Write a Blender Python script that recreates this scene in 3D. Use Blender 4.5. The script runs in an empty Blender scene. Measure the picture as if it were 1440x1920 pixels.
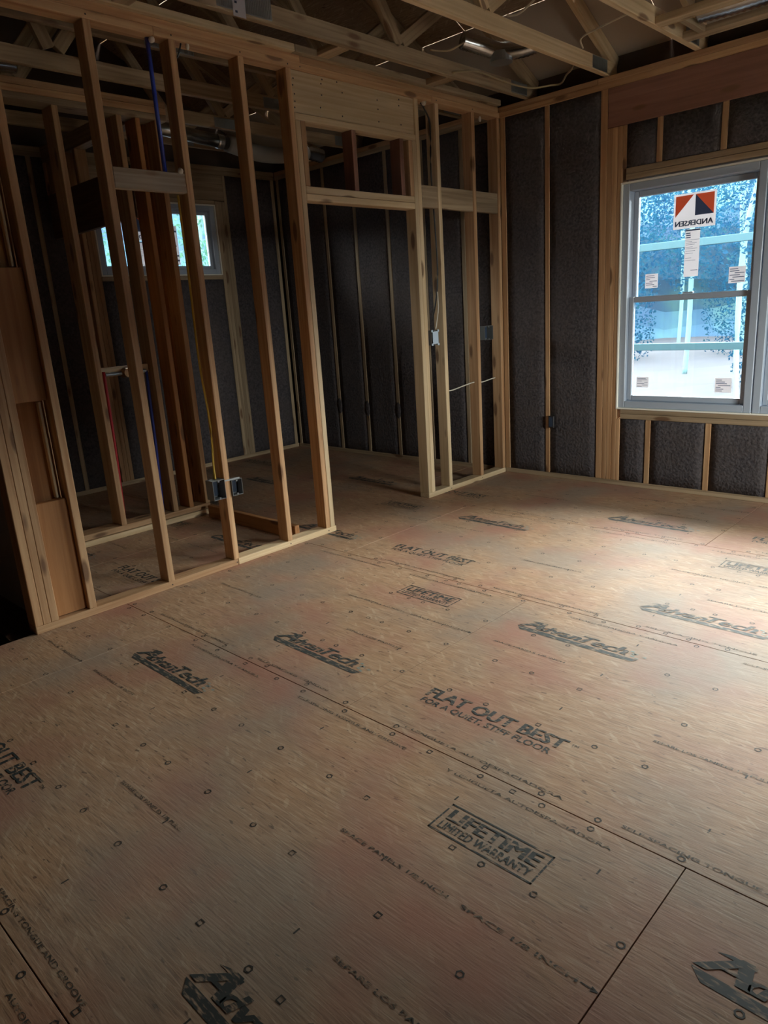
import bpy, bmesh, math, random
from mathutils import Vector, Matrix, noise
random.seed(7)
C = bpy.context.scene.collection

# ------------------------------------------------------------------ camera
cam_d = bpy.data.cameras.new('camera'); cam = bpy.data.objects.new('camera', cam_d); C.objects.link(cam)
cam_d.sensor_fit = 'VERTICAL'; cam_d.sensor_height = 36.0; cam_d.sensor_width = 27.0
cam_d.lens = 36.0 * 1343.05 / 1920.0
R = [[0.72394, 0.68691, -0.06378], [0.14107, -0.23791, -0.96099], [-0.67529, 0.68670, -0.26913]]
m = Matrix(((R[0][0], -R[1][0], -R[2][0]), (R[0][1], -R[1][1], -R[2][1]), (R[0][2], -R[1][2], -R[2][2])))
cam.matrix_world = Matrix.Translation((3.4421, -5.0238, 1.3875)) @ m.to_4x4()
cam_d.clip_start = 0.02
bpy.context.scene.camera = cam

# ------------------------------------------------------------------ world, light, exposure
sc = bpy.context.scene
sc.view_settings.view_transform = 'Standard'; sc.view_settings.look = 'None'
sc.view_settings.gamma = 1.0; sc.view_settings.use_curve_mapping = False
sc.view_settings.exposure = 0.05
SKY = 42.0
w = bpy.data.worlds.new('sky'); sc.world = w; w.use_nodes = True
bg = w.node_tree.nodes['Background']
bg.inputs[0].default_value = (1.0, .955, .89, 1); bg.inputs[1].default_value = SKY
sc.cycles.max_bounces = 10; sc.cycles.diffuse_bounces = 6; sc.cycles.transparent_max_bounces = 16
sc.cycles.sample_clamp_indirect = 6.0
sc.cycles.caustics_reflective = False; sc.cycles.caustics_refractive = False
sc.cycles.use_denoising = True
def portal(loc, rot, sx, sy):
    l = bpy.data.lights.new('window_daylight_portal', 'AREA'); l.shape = 'RECTANGLE'; l.size = sx; l.size_y = sy
    l.cycles.is_portal = True
    o = bpy.data.objects.new('window_daylight_portal', l); C.objects.link(o); o.location = loc; o.rotation_euler = rot
portal((1.92, .17, 1.35), (math.radians(-90), 0, 0), 1.9, 1.6)
portal((-2.92, -1.38, 2.15), (0, math.radians(-90), 0), .65, 1.3)
portal((5.19, -1.6, 1.35), (0, math.radians(90), 0), 1.6, 1.25)

# ------------------------------------------------------------------ materials
def newmat(name):
    mt = bpy.data.materials.new(name); mt.use_nodes = True
    nt = mt.node_tree; b = nt.nodes['Principled BSDF']
    return mt, nt, b
def simple(name, col, rough=.6, metal=0.0, emit=None):
    mt, nt, b = newmat(name)
    b.inputs['Base Color'].default_value = (*col, 1); b.inputs['Roughness'].default_value = rough
    b.inputs['Metallic'].default_value = metal
    n = nt.nodes.new('ShaderNodeTexNoise'); n.inputs['Scale'].default_value = 40
    bp = nt.nodes.new('ShaderNodeBump'); bp.inputs['Strength'].default_value = .08; bp.inputs['Distance'].default_value = .003
    nt.links.new(n.outputs['Fac'], bp.inputs['Height']); nt.links.new(bp.outputs[0], b.inputs['Normal'])
    return mt
def N(nt, t, **kw):
    n = nt.nodes.new(t)
    for k, v in kw.items(): setattr(n, k, v)
    return n
def math_n(nt, op, a=None, b=None, va=None, vb=None, clamp=False):
    n = nt.nodes.new('ShaderNodeMath'); n.operation = op; n.use_clamp = clamp
    if a is not None: nt.links.new(a, n.inputs[0])
    if b is not None: nt.links.new(b, n.inputs[1])
    if va is not None: n.inputs[0].default_value = va
    if vb is not None: n.inputs[1].default_value = vb
    return n.outputs[0]
def mix(nt, fac, c1, c2, bt='MIX'):
    n = nt.nodes.new('ShaderNodeMix'); n.data_type = 'RGBA'; n.blend_type = bt
    if isinstance(fac, (int, float)): n.inputs[0].default_value = fac
    else: nt.links.new(fac, n.inputs[0])
    for i, c in ((6, c1), (7, c2)):
        if isinstance(c, tuple): n.inputs[i].default_value = (*c, 1)
        else: nt.links.new(c, n.inputs[i])
    return n.outputs[2]
def ramp(nt, fac, stops):
    n = nt.nodes.new('ShaderNodeValToRGB'); cr = n.color_ramp
    while len(cr.elements) < len(stops): cr.elements.new(.5)
    for e, (p, c) in zip(cr.elements, stops):
        e.position = p; e.color = (*c, 1) if isinstance(c, tuple) else (c, c, c, 1)
    nt.links.new(fac, n.inputs[0]); return n.outputs[0]

WOOD = {  # light, dark grain, weathering grey
    'pine':   ((.58, .36, .19), (.40, .205, .092)),
    'pale':   ((.74, .57, .36), (.58, .41, .23)),
    'orange': ((.47, .215, .075), (.33, .135, .042)),
    'grey':   ((.40, .33, .25), (.26, .20, .14)),
    'red':    ((.25, .115, .075), (.18, .078, .05)),
    'lvl':    ((.20, .115, .07), (.13, .07, .04)),
    'aged_dimmed':   ((.44, .325, .205), (.26, .18, .105)),  # weathered lumber; tone lowered to imitate the dimmer back rooms
}
_wm = {}
def wood(kind, axis):
    k = (kind, axis)
    if k in _wm: return _wm[k]
    mt, nt, b = newmat('lumber_%s_%s' % k)
    light, dark = WOOD[kind]
    tc = N(nt, 'ShaderNodeTexCoord'); oi = N(nt, 'ShaderNodeObjectInfo')
    off = N(nt, 'ShaderNodeVectorMath', operation='SCALE'); nt.links.new(tc.outputs['Object'], off.inputs[0]); off.inputs[3].default_value = 1
    rnd = math_n(nt, 'MULTIPLY', oi.outputs['Random'], vb=37.0)
    cx = N(nt, 'ShaderNodeCombineXYZ')
    for i in range(3): nt.links.new(rnd, cx.inputs[i])
    add = N(nt, 'ShaderNodeVectorMath', operation='ADD'); nt.links.new(off.outputs[0], add.inputs[0]); nt.links.new(cx.outputs[0], add.inputs[1])
    def mapped(along, across):
        mp = N(nt, 'ShaderNodeMapping'); s = [across] * 3; s['xyz'.index(axis)] = along
        mp.inputs['Scale'].default_value = s; nt.links.new(add.outputs[0], mp.inputs[0]); return mp.outputs[0]
    g = N(nt, 'ShaderNodeTexNoise'); g.inputs['Scale'].default_value = 1; g.inputs['Detail'].default_value = 5; g.inputs['Distortion'].default_value = .6
    nt.links.new(mapped(1.3, 42), g.inputs['Vector'])
    g2 = N(nt, 'ShaderNodeTexNoise'); g2.inputs['Scale'].default_value = 1; g2.inputs['Detail'].default_value = 3
    nt.links.new(mapped(1.0, 7), g2.inputs['Vector'])
    kn = N(nt, 'ShaderNodeTexVoronoi'); kn.inputs['Scale'].default_value = 1; nt.links.new(mapped(2.6, 9), kn.inputs['Vector'])
    col = mix(nt, ramp(nt, g.outputs['Fac'], [(.38, 0.0), (.68, 1.0)]), light, dark)
    col = mix(nt, ramp(nt, g2.outputs['Fac'], [(.45, 0.0), (.75, .55)]), col, tuple(c * .72 for c in dark))
    col = mix(nt, ramp(nt, kn.outputs['Distance'], [(.12, .85), (.19, 0.0)]), col, (.14, .065, .03))
    hsv = N(nt, 'ShaderNodeHueSaturation'); nt.links.new(col, hsv.inputs['Color'])
    nt.links.new(math_n(nt, 'MULTIPLY_ADD', oi.outputs['Random'], vb=.34) , hsv.inputs['Value'])
    hsv.inputs['Value'].links[0].from_node.inputs[2].default_value = .83
    nt.links.new(hsv.outputs[0], b.inputs['Base Color']); b.inputs['Roughness'].default_value = .72
    bp = N(nt, 'ShaderNodeBump'); bp.inputs['Strength'].default_value = .15; bp.inputs['Distance'].default_value = .002
    nt.links.new(g.outputs['Fac'], bp.inputs['Height']); nt.links.new(bp.outputs[0], b.inputs['Normal'])
    _wm[k] = mt; return mt

def osb_material(name, base=(.45, .272, .158), alt=(.32, .175, .095), pale=(.60, .45, .31), stains=True, sc_=1.0):
    mt, nt, b = newmat(name)
    geo = N(nt, 'ShaderNodeNewGeometry')
    def mp(scale, rot=0.0, off=0.0):
        m_ = N(nt, 'ShaderNodeMapping'); m_.inputs['Scale'].default_value = scale; m_.inputs['Rotation'].default_value = (0, 0, rot)
        m_.inputs['Location'].default_value = (off, off, 0); m_.vector_type = 'TEXTURE' if False else 'POINT'
        nt.links.new(geo.outputs['Position'], m_.inputs[0]); return m_.outputs[0]
    warp = N(nt, 'ShaderNodeTexNoise'); warp.inputs['Scale'].default_value = 3.0
    nt.links.new(geo.outputs['Position'], warp.inputs['Vector'])
    layers = []
    for rot, off, sx, sy in ((.10, 0, 14, 90), (-.16, 3.3, 16, 120), (.6, 7.1, 22, 110)):
        rn = N(nt, 'ShaderNodeMapping'); rn.inputs['Rotation'].default_value = (0, 0, rot); nt.links.new(geo.outputs['Position'], rn.inputs[0])
        s2 = N(nt, 'ShaderNodeMapping'); s2.inputs['Scale'].default_value = (sx * sc_, sy * sc_, 4); s2.inputs['Location'].default_value = (off, off, 0)
        nt.links.new(rn.outputs[0], s2.inputs[0])
        v = N(nt, 'ShaderNodeTexVoronoi'); v.inputs['Scale'].default_value = 1; nt.links.new(s2.outputs[0], v.inputs['Vector'])
        sp = N(nt, 'ShaderNodeSeparateColor'); nt.links.new(v.outputs['Color'], sp.inputs[0]); layers.append((sp, s2))
    col = mix(nt, layers[0][0].outputs[0], base, alt)
    col = mix(nt, ramp(nt, layers[1][0].outputs[0], [(.6, 0.0), (.95, .5)]), col, pale)
    col = mix(nt, ramp(nt, layers[2][0].outputs[1], [(.95, 0.0), (.985, .5)]), col, (.70, .55, .38))
    col = mix(nt, .5, col, base)
    st = N(nt, 'ShaderNodeTexNoise'); st.inputs['Scale'].default_value = 1; st.inputs['Detail'].default_value = 5; st.inputs['Distortion'].default_value = .5
    nt.links.new(mp((11 * sc_, 150 * sc_, 5), .05), st.inputs['Vector'])
    col = mix(nt, ramp(nt, st.outputs['Fac'], [(.30, .8), (.45, 0.0)]), col, (.19, .11, .065))
    col = mix(nt, ramp(nt, st.outputs['Fac'], [(.56, 0.0), (.74, .65)]), col, (.62, .47, .32))
    chip = N(nt, 'ShaderNodeTexNoise'); chip.inputs['Scale'].default_value = 1; chip.inputs['Detail'].default_value = 2
    nt.links.new(mp((22 * sc_, 60 * sc_, 5), -.25, 5.0), chip.inputs['Vector'])
    col = mix(nt, ramp(nt, chip.outputs['Fac'], [(.28, .9), (.335, 0.0)]), col, (.12, .065, .04))
    hs = N(nt, 'ShaderNodeTexNoise'); hs.inputs['Scale'].default_value = 1; hs.inputs['Detail'].default_value = 3
    nt.links.new(mp((30 * sc_, 90 * sc_, 5), .9, 2.0), hs.inputs['Vector'])
    col = mix(nt, ramp(nt, hs.outputs['Fac'], [(.73, 0.0), (.79, .55)]), col, (.74, .60, .42))
    if stains:
        big = N(nt, 'ShaderNodeTexNoise'); big.inputs['Scale'].default_value = 1.5; big.inputs['Detail'].default_value = 4
        nt.links.new(geo.outputs['Position'], big.inputs['Vector'])
        col = mix(nt, ramp(nt, big.outputs['Fac'], [(.44, 0.0), (.64, .62)]), col, (.25, .21, .175))
        big2 = N(nt, 'ShaderNodeTexNoise'); big2.inputs['Scale'].default_value = 2.3; big2.inputs['Detail'].default_value = 3
        nt.links.new(mp((1, 1, 1), 0, 9.0), big2.inputs['Vector'])
        col = mix(nt, ramp(nt, big2.outputs['Fac'], [(.48, 0.0), (.70, .75)]), col, (.37, .16, .11))
        for (x, y, r, a) in ((2.70, -4.06, .26, 1.0), (2.90, -4.3, .3, .6), (2.72, -3.84, .10, .8), (2.72, -3.60, .09, .6), (1.60, -4.45, .22, .7), (1.42, -4.55, .2, .6), (1.8, -3.70, .12, .7), (1.25, -3.85, .14, .6), (1.12, -4.0, .12, .7), (2.62, -2.0, .38, .6), (2.55, -2.35, .2, .35), (1.0, -4.3, .35, .45), (1.5, -4.0, .3, .4), (1.7, -4.9, .4, .6)):
            d = N(nt, 'ShaderNodeVectorMath', operation='DISTANCE'); nt.links.new(geo.outputs['Position'], d.inputs[0]); d.inputs[1].default_value = (x, y, 0)
            dd = math_n(nt, 'ADD', d.outputs['Value'], math_n(nt, 'MULTIPLY_ADD', warp.outputs['Fac'], vb=r * 1.1))
            f = ramp(nt, dd, [(r * .55, a), (r * 1.7, 0.0)])
            col = mix(nt, f, col, (.33, .10, .075))
        for (x, y, r, a) in ((1.28, -4.05, .24, .6), (1.05, -3.1, .35, .4), (1.7, -2.9, .22, .45), (.9, -3.5, .15, .4)):
            d = N(nt, 'ShaderNodeVectorMath', operation='DISTANCE'); nt.links.new(geo.outputs['Position'], d.inputs[0]); d.inputs[1].default_value = (x, y, 0)
            dd = math_n(nt, 'ADD', d.outputs['Value'], math_n(nt, 'MULTIPLY_ADD', warp.outputs['Fac'], vb=r * 1.1))
            col = mix(nt, ramp(nt, dd, [(r * .6, a), (r * 1.6, 0.0)]), col, (.20, .17, .14))
    nt.links.new(col, b.inputs['Base Color']); b.inputs['Roughness'].default_value = .55
    b.inputs['Specular IOR Level'].default_value = .45
    bp = N(nt, 'ShaderNodeBump'); bp.inputs['Strength'].default_value = .35; bp.inputs['Distance'].default_value = .002
    nt.links.new(math_n(nt, 'ADD', st.outputs['Fac'], layers[1][0].outputs[1]), bp.inputs['Height']); nt.links.new(bp.outputs[0], b.inputs['Normal'])
    return mt, nt, col
M_OSB, _, _ = osb_material('osb_floor')
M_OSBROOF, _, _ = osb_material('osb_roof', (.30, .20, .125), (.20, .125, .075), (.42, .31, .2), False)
M_BAFFLE = simple('beige_board', (.42, .36, .30), .8)

def ink_material(name, ink, wornness=.42):
    mt, nt, b = newmat(name)
    geo = N(nt, 'ShaderNodeNewGeometry')
    m_ = N(nt, 'ShaderNodeMapping'); m_.inputs['Scale'].default_value = (28, 110, 5); nt.links.new(geo.outputs['Position'], m_.inputs[0])
    n = N(nt, 'ShaderNodeTexNoise'); n.inputs['Scale'].default_value = 1; n.inputs['Detail'].default_value = 4; nt.links.new(m_.outputs[0], n.inputs['Vector'])
    col = mix(nt, ramp(nt, n.outputs['Fac'], [(wornness + .10, 0.0), (wornness + .26, .9)]), ink, (.43, .29, .19))
    nt.links.new(col, b.inputs['Base Color']); b.inputs['Roughness'].default_value = .6
    return mt
INK = ink_material('black_floor_ink', (.035, .04, .038))
INK2 = ink_material('small_worn_ink', (.035, .030, .025), .46)
INK3 = ink_material('faint_text_ink', (.06, .048, .036), .385)
TEAL = ink_material('faded_teal_ink', (.20, .26, .24), .36)

mt, nt, b = newmat('blown_insulation'); M_INS = mt
geo = N(nt, 'ShaderNodeNewGeometry')
n1 = N(nt, 'ShaderNodeTexNoise'); n1.inputs['Scale'].default_value = 55; n1.inputs['Detail'].default_value = 5; nt.links.new(geo.outputs['Position'], n1.inputs['Vector'])
n2 = N(nt, 'ShaderNodeTexVoronoi'); n2.inputs['Scale'].default_value = 38; nt.links.new(geo.outputs['Position'], n2.inputs['Vector'])
n3 = N(nt, 'ShaderNodeTexNoise'); n3.inputs['Scale'].default_value = 5; nt.links.new(geo.outputs['Position'], n3.inputs['Vector'])
col = mix(nt, ramp(nt, n1.outputs['Fac'], [(.35, 0.0), (.65, 1.0)]), (.042, .036, .042), (.095, .082, .086))
col = mix(nt, ramp(nt, n2.outputs['Distance'], [(.06, .75), (.16, 0.0)]), col, (.03, .024, .028))
col = mix(nt, ramp(nt, n3.outputs['Fac'], [(.35, 0.0), (.7, .5)]), col, (.085, .066, .06))
nt.links.new(col, b.inputs['Base Color']); b.inputs['Roughness'].default_value = .95
bp = N(nt, 'ShaderNodeBump'); bp.inputs['Strength'].default_value = .8; bp.inputs['Distance'].default_value = .012
nt.links.new(n1.outputs['Fac'], bp.inputs['Height']); nt.links.new(bp.outputs[0], b.inputs['Normal'])

M_VINYL = simple('blue_shaded_vinyl', (.42, .48, .57), .35)  # white vinyl; its backlit blue shade is put into the base colour
M_FOAM = simple('cream_foam_edge', (.93, .90, .80), .8)
M_SHEATH = simple('dark_sheathing', (.10, .075, .06), .9)
M_GALV = simple('galvanised_metal', (.42, .45, .47), .38, .8)
M_FOIL = simple('silver_foil', (.62, .66, .70), .22, 1.0)
M_DARKPIPE = simple('dark_metal_duct', (.42, .43, .43), .25, .95)
M_GREYFLEX = simple('grey_duct_wrap', (.30, .29, .27), .7)
M_BLUE = simple('blue_pex', (.02, .04, .30), .35)
M_REDP = simple('red_pex', (.45, .02, .03), .35)
M_BLACK = simple('black_plastic', (.025, .022, .022), .45)
M_WHITEC = simple('white_cable', (.70, .66, .55), .5)
M_YELLOWC = simple('yellow_cable', (.62, .40, .05), .5)
M_TANC = simple('tan_cable', (.42, .33, .20), .5)
M_BOX = simple('grey_metal_box', (.17, .175, .18), .45)
M_WIRE = simple('dark_blue_wire', (.03, .05, .09), .5)
M_BOXL = simple('pale_blue_plate', (.55, .66, .78), .4)
M_PAPER = simple('white_paper', (.78, .76, .76), .7)
M_ORANGE = simple('orange_paper', (.80, .16, .05), .7)
M_NAVY = simple('charcoal_paper', (.05, .065, .10), .7)
def paper(name, col, tf=.35):
    mt, nt, b = newmat(name); b.inputs['Base Color'].default_value = (*col, 1); b.inputs['Roughness'].default_value = .8
    t_ = N(nt, 'ShaderNodeBsdfTranslucent'); t_.inputs[0].default_value = (*col, 1); m_ = N(nt, 'ShaderNodeMixShader'); m_.inputs[0].default_value = tf
    nt.links.new(b.outputs[0], m_.inputs[1]); nt.links.new(t_.outputs[0], m_.inputs[2]); nt.links.new(m_.outputs[0], nt.nodes['Material Output'].inputs[0]); return mt
M_PAPER = paper('white_paper', (.66, .62, .66), .17); M_ORANGE = paper('orange_paper', (.75, .13, .05)); M_NAVY = paper('charcoal_paper', (.05, .07, .13))
M_BROWNB = simple('brown_wallboard', (.50, .45, .39), .9)
M_COPPER = simple('brass_fitting', (.35, .20, .10), .35, .8)
M_SPRAY = simple('cream_spray_foam', (.75, .70, .58), .9)

mt, nt, b = newmat('window_glass'); M_GLASS = mt
nt.nodes.remove(b); out = nt.nodes['Material Output']
tr = N(nt, 'ShaderNodeBsdfTransparent'); tr.inputs[0].default_value = (.90, .95, .96, 1)
gl = N(nt, 'ShaderNodeBsdfGlossy'); gl.inputs['Roughness'].default_value = .02
fr = N(nt, 'ShaderNodeFresnel'); fr.inputs['IOR'].default_value = 1.35
ms = N(nt, 'ShaderNodeMixShader'); nt.links.new(fr.outputs[0], ms.inputs[0]); nt.links.new(tr.outputs[0], ms.inputs[1]); nt.links.new(gl.outputs[0], ms.inputs[2])
nt.links.new(ms.outputs[0], out.inputs[0])

# ------------------------------------------------------------------ helpers
def meshobj(name, bm, mats, parent=None, smooth=False):
    me = bpy.data.meshes.new(name); bm.to_mesh(me); bm.free()
    for mm in (mats if isinstance(mats, (list, tuple)) else [mats]): me.materials.append(mm)
    if smooth:
        for p in me.polygons: p.use_smooth = True
    o = bpy.data.objects.new(name, me); C.objects.link(o)
    if parent: o.parent = parent
    return o
def tag(o, label=None, cat=None, group=None, kind=None):
    if label: o['label'] = label
    if cat: o['category'] = cat
    if group: o['group'] = group
    if kind: o['kind'] = kind
    return o
def empty(name, loc=(0, 0, 0), **kw):
    o = bpy.data.objects.new(name, None); C.objects.link(o); o.location = loc; o.empty_display_size = .1
    return tag(o, **kw)
def addbox(bm, x0, x1, y0, y1, z0, z1, bev=0.0, mi=0):
    r = bmesh.ops.create_cube(bm, size=1.0, matrix=Matrix.Translation(((x0 + x1) / 2, (y0 + y1) / 2, (z0 + z1) / 2)) @ Matrix.Diagonal((abs(x1 - x0), abs(y1 - y0), abs(z1 - z0), 1)))
    fs = {f for v in r['verts'] for f in v.link_faces}
    for f in fs: f.material_index = mi
    if bev:
        es = {e for v in r['verts'] for e in v.link_edges}
        bmesh.ops.bevel(bm, geom=list(es), offset=bev, segments=1, affect='EDGES')
    return r
_roots = {}
def board(parent, x0, x1, y0, y1, z0, z1, kind='pine', name='stud', bev=.0028, mat=None):
    """one length of lumber as an object of its own, origin at its middle"""
    cx, cy, cz = (x0 + x1) / 2, (y0 + y1) / 2, (z0 + z1) / 2
    bm = bmesh.new(); addbox(bm, x0 - cx, x1 - cx, y0 - cy, y1 - cy, z0 - cz, z1 - cz, bev)
    d = (abs(x1 - x0), abs(y1 - y0), abs(z1 - z0)); ax = 'xyz'[d.index(max(d))]
    o = meshobj(name, bm, mat or wood(kind, ax), parent)
    p = parent.location if parent else Vector((0, 0, 0))
    o.location = Vector((cx, cy, cz)) - p
    return o
def tube(name, pts, r, mat, parent=None, seg=10, smooth=True, ribs=None):
    P = [Vector(p) for p in pts]
    # catmull-rom resample
    if len(P) > 2:
        Q = []
        for i in range(len(P) - 1):
            p0 = P[max(i - 1, 0)]; p1 = P[i]; p2 = P[i + 1]; p3 = P[min(i + 2, len(P) - 1)]
            k = 6 if not ribs else max(3, int((p2 - p1).length / ribs * 2))
            for j in range(k):
                t = j / k
                Q.append(.5 * ((2 * p1) + (p2 - p0) * t + (2 * p0 - 5 * p1 + 4 * p2 - p3) * t * t + (3 * p1 - p0 - 3 * p2 + p3) * t ** 3))
        Q.append(P[-1]); P = Q
    elif ribs:
        k = int((P[1] - P[0]).length / ribs * 2); P = [P[0].lerp(P[1], i / k) for i in range(k + 1)]
    bm = bmesh.new(); rings = []; up = Vector((0, 0, 1))
    for i, p in enumerate(P):
        t = (P[min(i + 1, len(P) - 1)] - P[max(i - 1, 0)]).normalized()
        a = t.cross(up)
        if a.length < .05: a = t.cross(Vector((0, 1, 0)))
        a.normalize(); bb = t.cross(a)
        rr = r if not ribs else r * (1 + (.035 if i % 2 else -.035))
        rings.append([bm.verts.new(p + (a * math.cos(2 * math.pi * k / seg) + bb * math.sin(2 * math.pi * k / seg)) * rr) for k in range(seg)])
    for i in range(len(rings) - 1):
        for k in range(seg):
            bm.faces.new((rings[i][k], rings[i][(k + 1) % seg], rings[i + 1][(k + 1) % seg], rings[i + 1][k]))
    bm.faces.new(rings[0][::-1]); bm.faces.new(rings[-1])
    bmesh.ops.recalc_face_normals(bm, faces=bm.faces)
    o = meshobj(name, bm, mat, parent, smooth)
    if parent:
        o.location = -parent.location
    return o

# text -> flat mesh, fitted into a rectangle of the XY plane
def text_bm(bm, body, x0, y0, wd, ht, z=.0009, shear=0.0, bold=0.0, mi=0, mirror=False, plane='xy', depth=0.0):
    cu = bpy.data.curves.new('t', 'FONT'); cu.body = body; cu.resolution_u = 2; cu.offset = bold; cu.fill_mode = 'FRONT' if False else cu.fill_mode
    ob = bpy.data.objects.new('t', cu); C.objects.link(ob)
    dg = bpy.context.evaluated_depsgraph_get(); me = ob.evaluated_get(dg).to_mesh()
    vs = [Vector((v.co.x + shear * v.co.y, v.co.y, 0)) for v in me.vertices]
    fs = [tuple(p.vertices) for p in me.polygons]
    ob.evaluated_get(dg).to_mesh_clear(); bpy.data.objects.remove(ob); bpy.data.curves.remove(cu)
    if not vs: return
    mnx = min(v.x for v in vs); mxx = max(v.x for v in vs); mny = min(v.y for v in vs); mxy = max(v.y for v in vs)
    out = []
    for v in vs:
        a = (v.x - mnx) / (mxx - mnx); c = (v.y - mny) / (mxy - mny)
        if mirror: a = 1 - a
        px, py = x0 + a * wd, y0 + c * ht
        out.append(bm.verts.new((px, py, z) if plane == 'xy' else ((px, z, py) if plane == 'xz' else (z, px, py))))
    for f in fs:
        try:
            ff = bm.faces.new([out[i] for i in f]); ff.material_index = mi
        except ValueError: pass
def text_bold(bm, body, x0, y0, wd, ht, k=.004, n=3, z=.0009, **kw):
    kw['bold'] = 0.0
    for i in range(n): text_bm(bm, body, x0 + i * k / max(1, n - 1), y0, wd - k, ht, z=z + i * .00012, **kw)
def quad(bm, x0, x1, y0, y1, z=.0008, mi=0, plane='xy', pts=None):
    pts = pts or ((x0, y0), (x1, y0), (x1, y1), (x0, y1))
    vs = [bm.verts.new((a, c, z) if plane == 'xy' else ((a, z, c) if plane == 'xz' else (z, a, c))) for a, c in pts]
    f = bm.faces.new(vs); f.material_index = mi; return f

# ------------------------------------------------------------------ floor: slab, sheets, printing
bm = bmesh.new()
addbox(bm, -.03, 5.2, -7.3, .16, -.30, -.022); addbox(bm, -3.0, -.03, -3.80, .16, -.30, -.022)
floor = meshobj('floor', bm, wood('aged_dimmed', 'x')); tag(floor, kind='structure')
PL, PW = 2.4384, 1.2192
seams = [.173, -1.046, -2.265, -3.484, -4.703, -5.922, -7.141]
joints = [2.048, .385, 1.665, .465, 1.68, .46]
panels = {}
def fpanel(x0, x1, y0, y1):
    g = .0016
    bm = bmesh.new(); addbox(bm, x0 + g, x1 - g, y0 + g, y1 - g, -.020, 0, .0007)
    return meshobj('floor_panel', bm, M_OSB, floor)
rows = []
for r in range(6):
    yt, yb = seams[r], seams[r + 1]
    yt_ = min(yt, .14)
    j = joints[r]; xs = [j + PL * k for k in range(-3, 3)]
    row = []
    for xa in xs:
        xb = xa + PL
        a, c = max(xa, -2.89), min(xb, 5.1)
        if c - a < .05: continue
        if a < -.03 and yb < -3.8:
            # part of this sheet would lie over the stair opening
            if c > -.03: row.append((fpanel(-.03, c, yb, yt_), xa))
            if yt_ > -3.8: row.append((fpanel(a, min(c, -.03), -3.80, yt_), xa))
        else:
            row.append((fpanel(a, c, yb, yt_), xa))
    rows.append((row, yb, yt))

def logo_bm(x, y):          # word with heavy bar below; x,y = left end, bottom of bar
    bm = bmesh.new()
    quad(bm, 0, 0, 0, 0, pts=((x + .0, y + .033), (x + .03, y + .003), (x + .54, y), (x + .56, y + .026), (x + .05, y + .033)))
    text_bold(bm, 'A', x + .0, y + .040, .115, .074, .014, 5, shear=.35, bold=.02)
    text_bold(bm, 'dvan', x + .098, y + .040, .198, .056, .010, 5, shear=.3, bold=.02)
    text_bold(bm, 'Tech', x + .290, y + .040, .212, .062, .010, 5, shear=.3, bold=.02)
    quad(bm, 0, 0, 0, 0, pts=((x + .03, y + .100), (x + .11, y + .100), (x + .112, y + .110), (x + .06, y + .110)))
    quad(bm, x + .495, x + .503, y + .036, y + .044)
    rr = random.Random(3)
    for i in range(6):
        a, c = x + .505 + rr.random() * .06, y + .028 + rr.random() * .06
        quad(bm, a, a + .016, c, c + .011, mi=1)
    return bm
def fob_bm(x, y):
    bm = bmesh.new()
    text_bold(bm, 'FLAT OUT BEST', x, y + .050, .575, .060, .0075, 5, bold=.015)
    text_bm(bm, 'TM', x + .585, y + .088, .026, .013)
    text_bold(bm, 'FOR A QUIET, STIFF FLOOR', x + .012, y, .54, .036, .0022, 2, bold=.01)
    return bm
def life_bm(x, y):
    bm = bmesh.new(); W, H, t = .335, .118, .0055
    quad(bm, x, x + W, y, y + t); quad(bm, x, x + W, y + H - t, y + H); quad(bm, x, x + t, y, y + H); quad(bm, x + W - t, x + W, y, y + H)
    text_bold(bm, 'LIFETIME', x + .02, y + .056, W - .04, .046, .0065, 5, bold=.015)
    text_bold(bm, 'LIMITED WARRANTY', x + .02, y + .016, W - .04, .030, .002, 2, bold=.008)
    return bm
def ring(bm, x, y, r, n, t=.0042):
    ph = random.random() * 3 if n == 6 else (math.pi / 4 if n == 4 else 0)
    o = [bm.verts.new((x + r * math.cos(ph + 2 * math.pi * k / n), y + r * math.sin(ph + 2 * math.pi * k / n), .0008)) for k in range(n)]
    i = [bm.verts.new((x + (r - t) * math.cos(ph + 2 * math.pi * k / n), y + (r - t) * math.sin(ph + 2 * math.pi * k / n), .0008)) for k in range(n)]
    for k in range(n): bm.faces.new((o[k], o[(k + 1) % n], i[(k + 1) % n], i[k]))
COLS = [(.0, 8), (.23, 8), (.40, 6), (.61, 4), (.815, 6), (.985, 6), (1.215, 8), (1.455, 6), (1.625, 4), (1.825, 6), (1.945, 4), (2.035, 6), (2.195, 6), (2.42, 8)]
def inroom(x, y, e=.02):
    return x > (.0 if y < -3.78 else -2.7) + e and x < 5.0 - e and y < -.02 and y > -7.0
def wall_free(x0, x1, y):   # keep flat print out from under the stud wall plate
    return x0 > .0 or x1 < -.1
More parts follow.
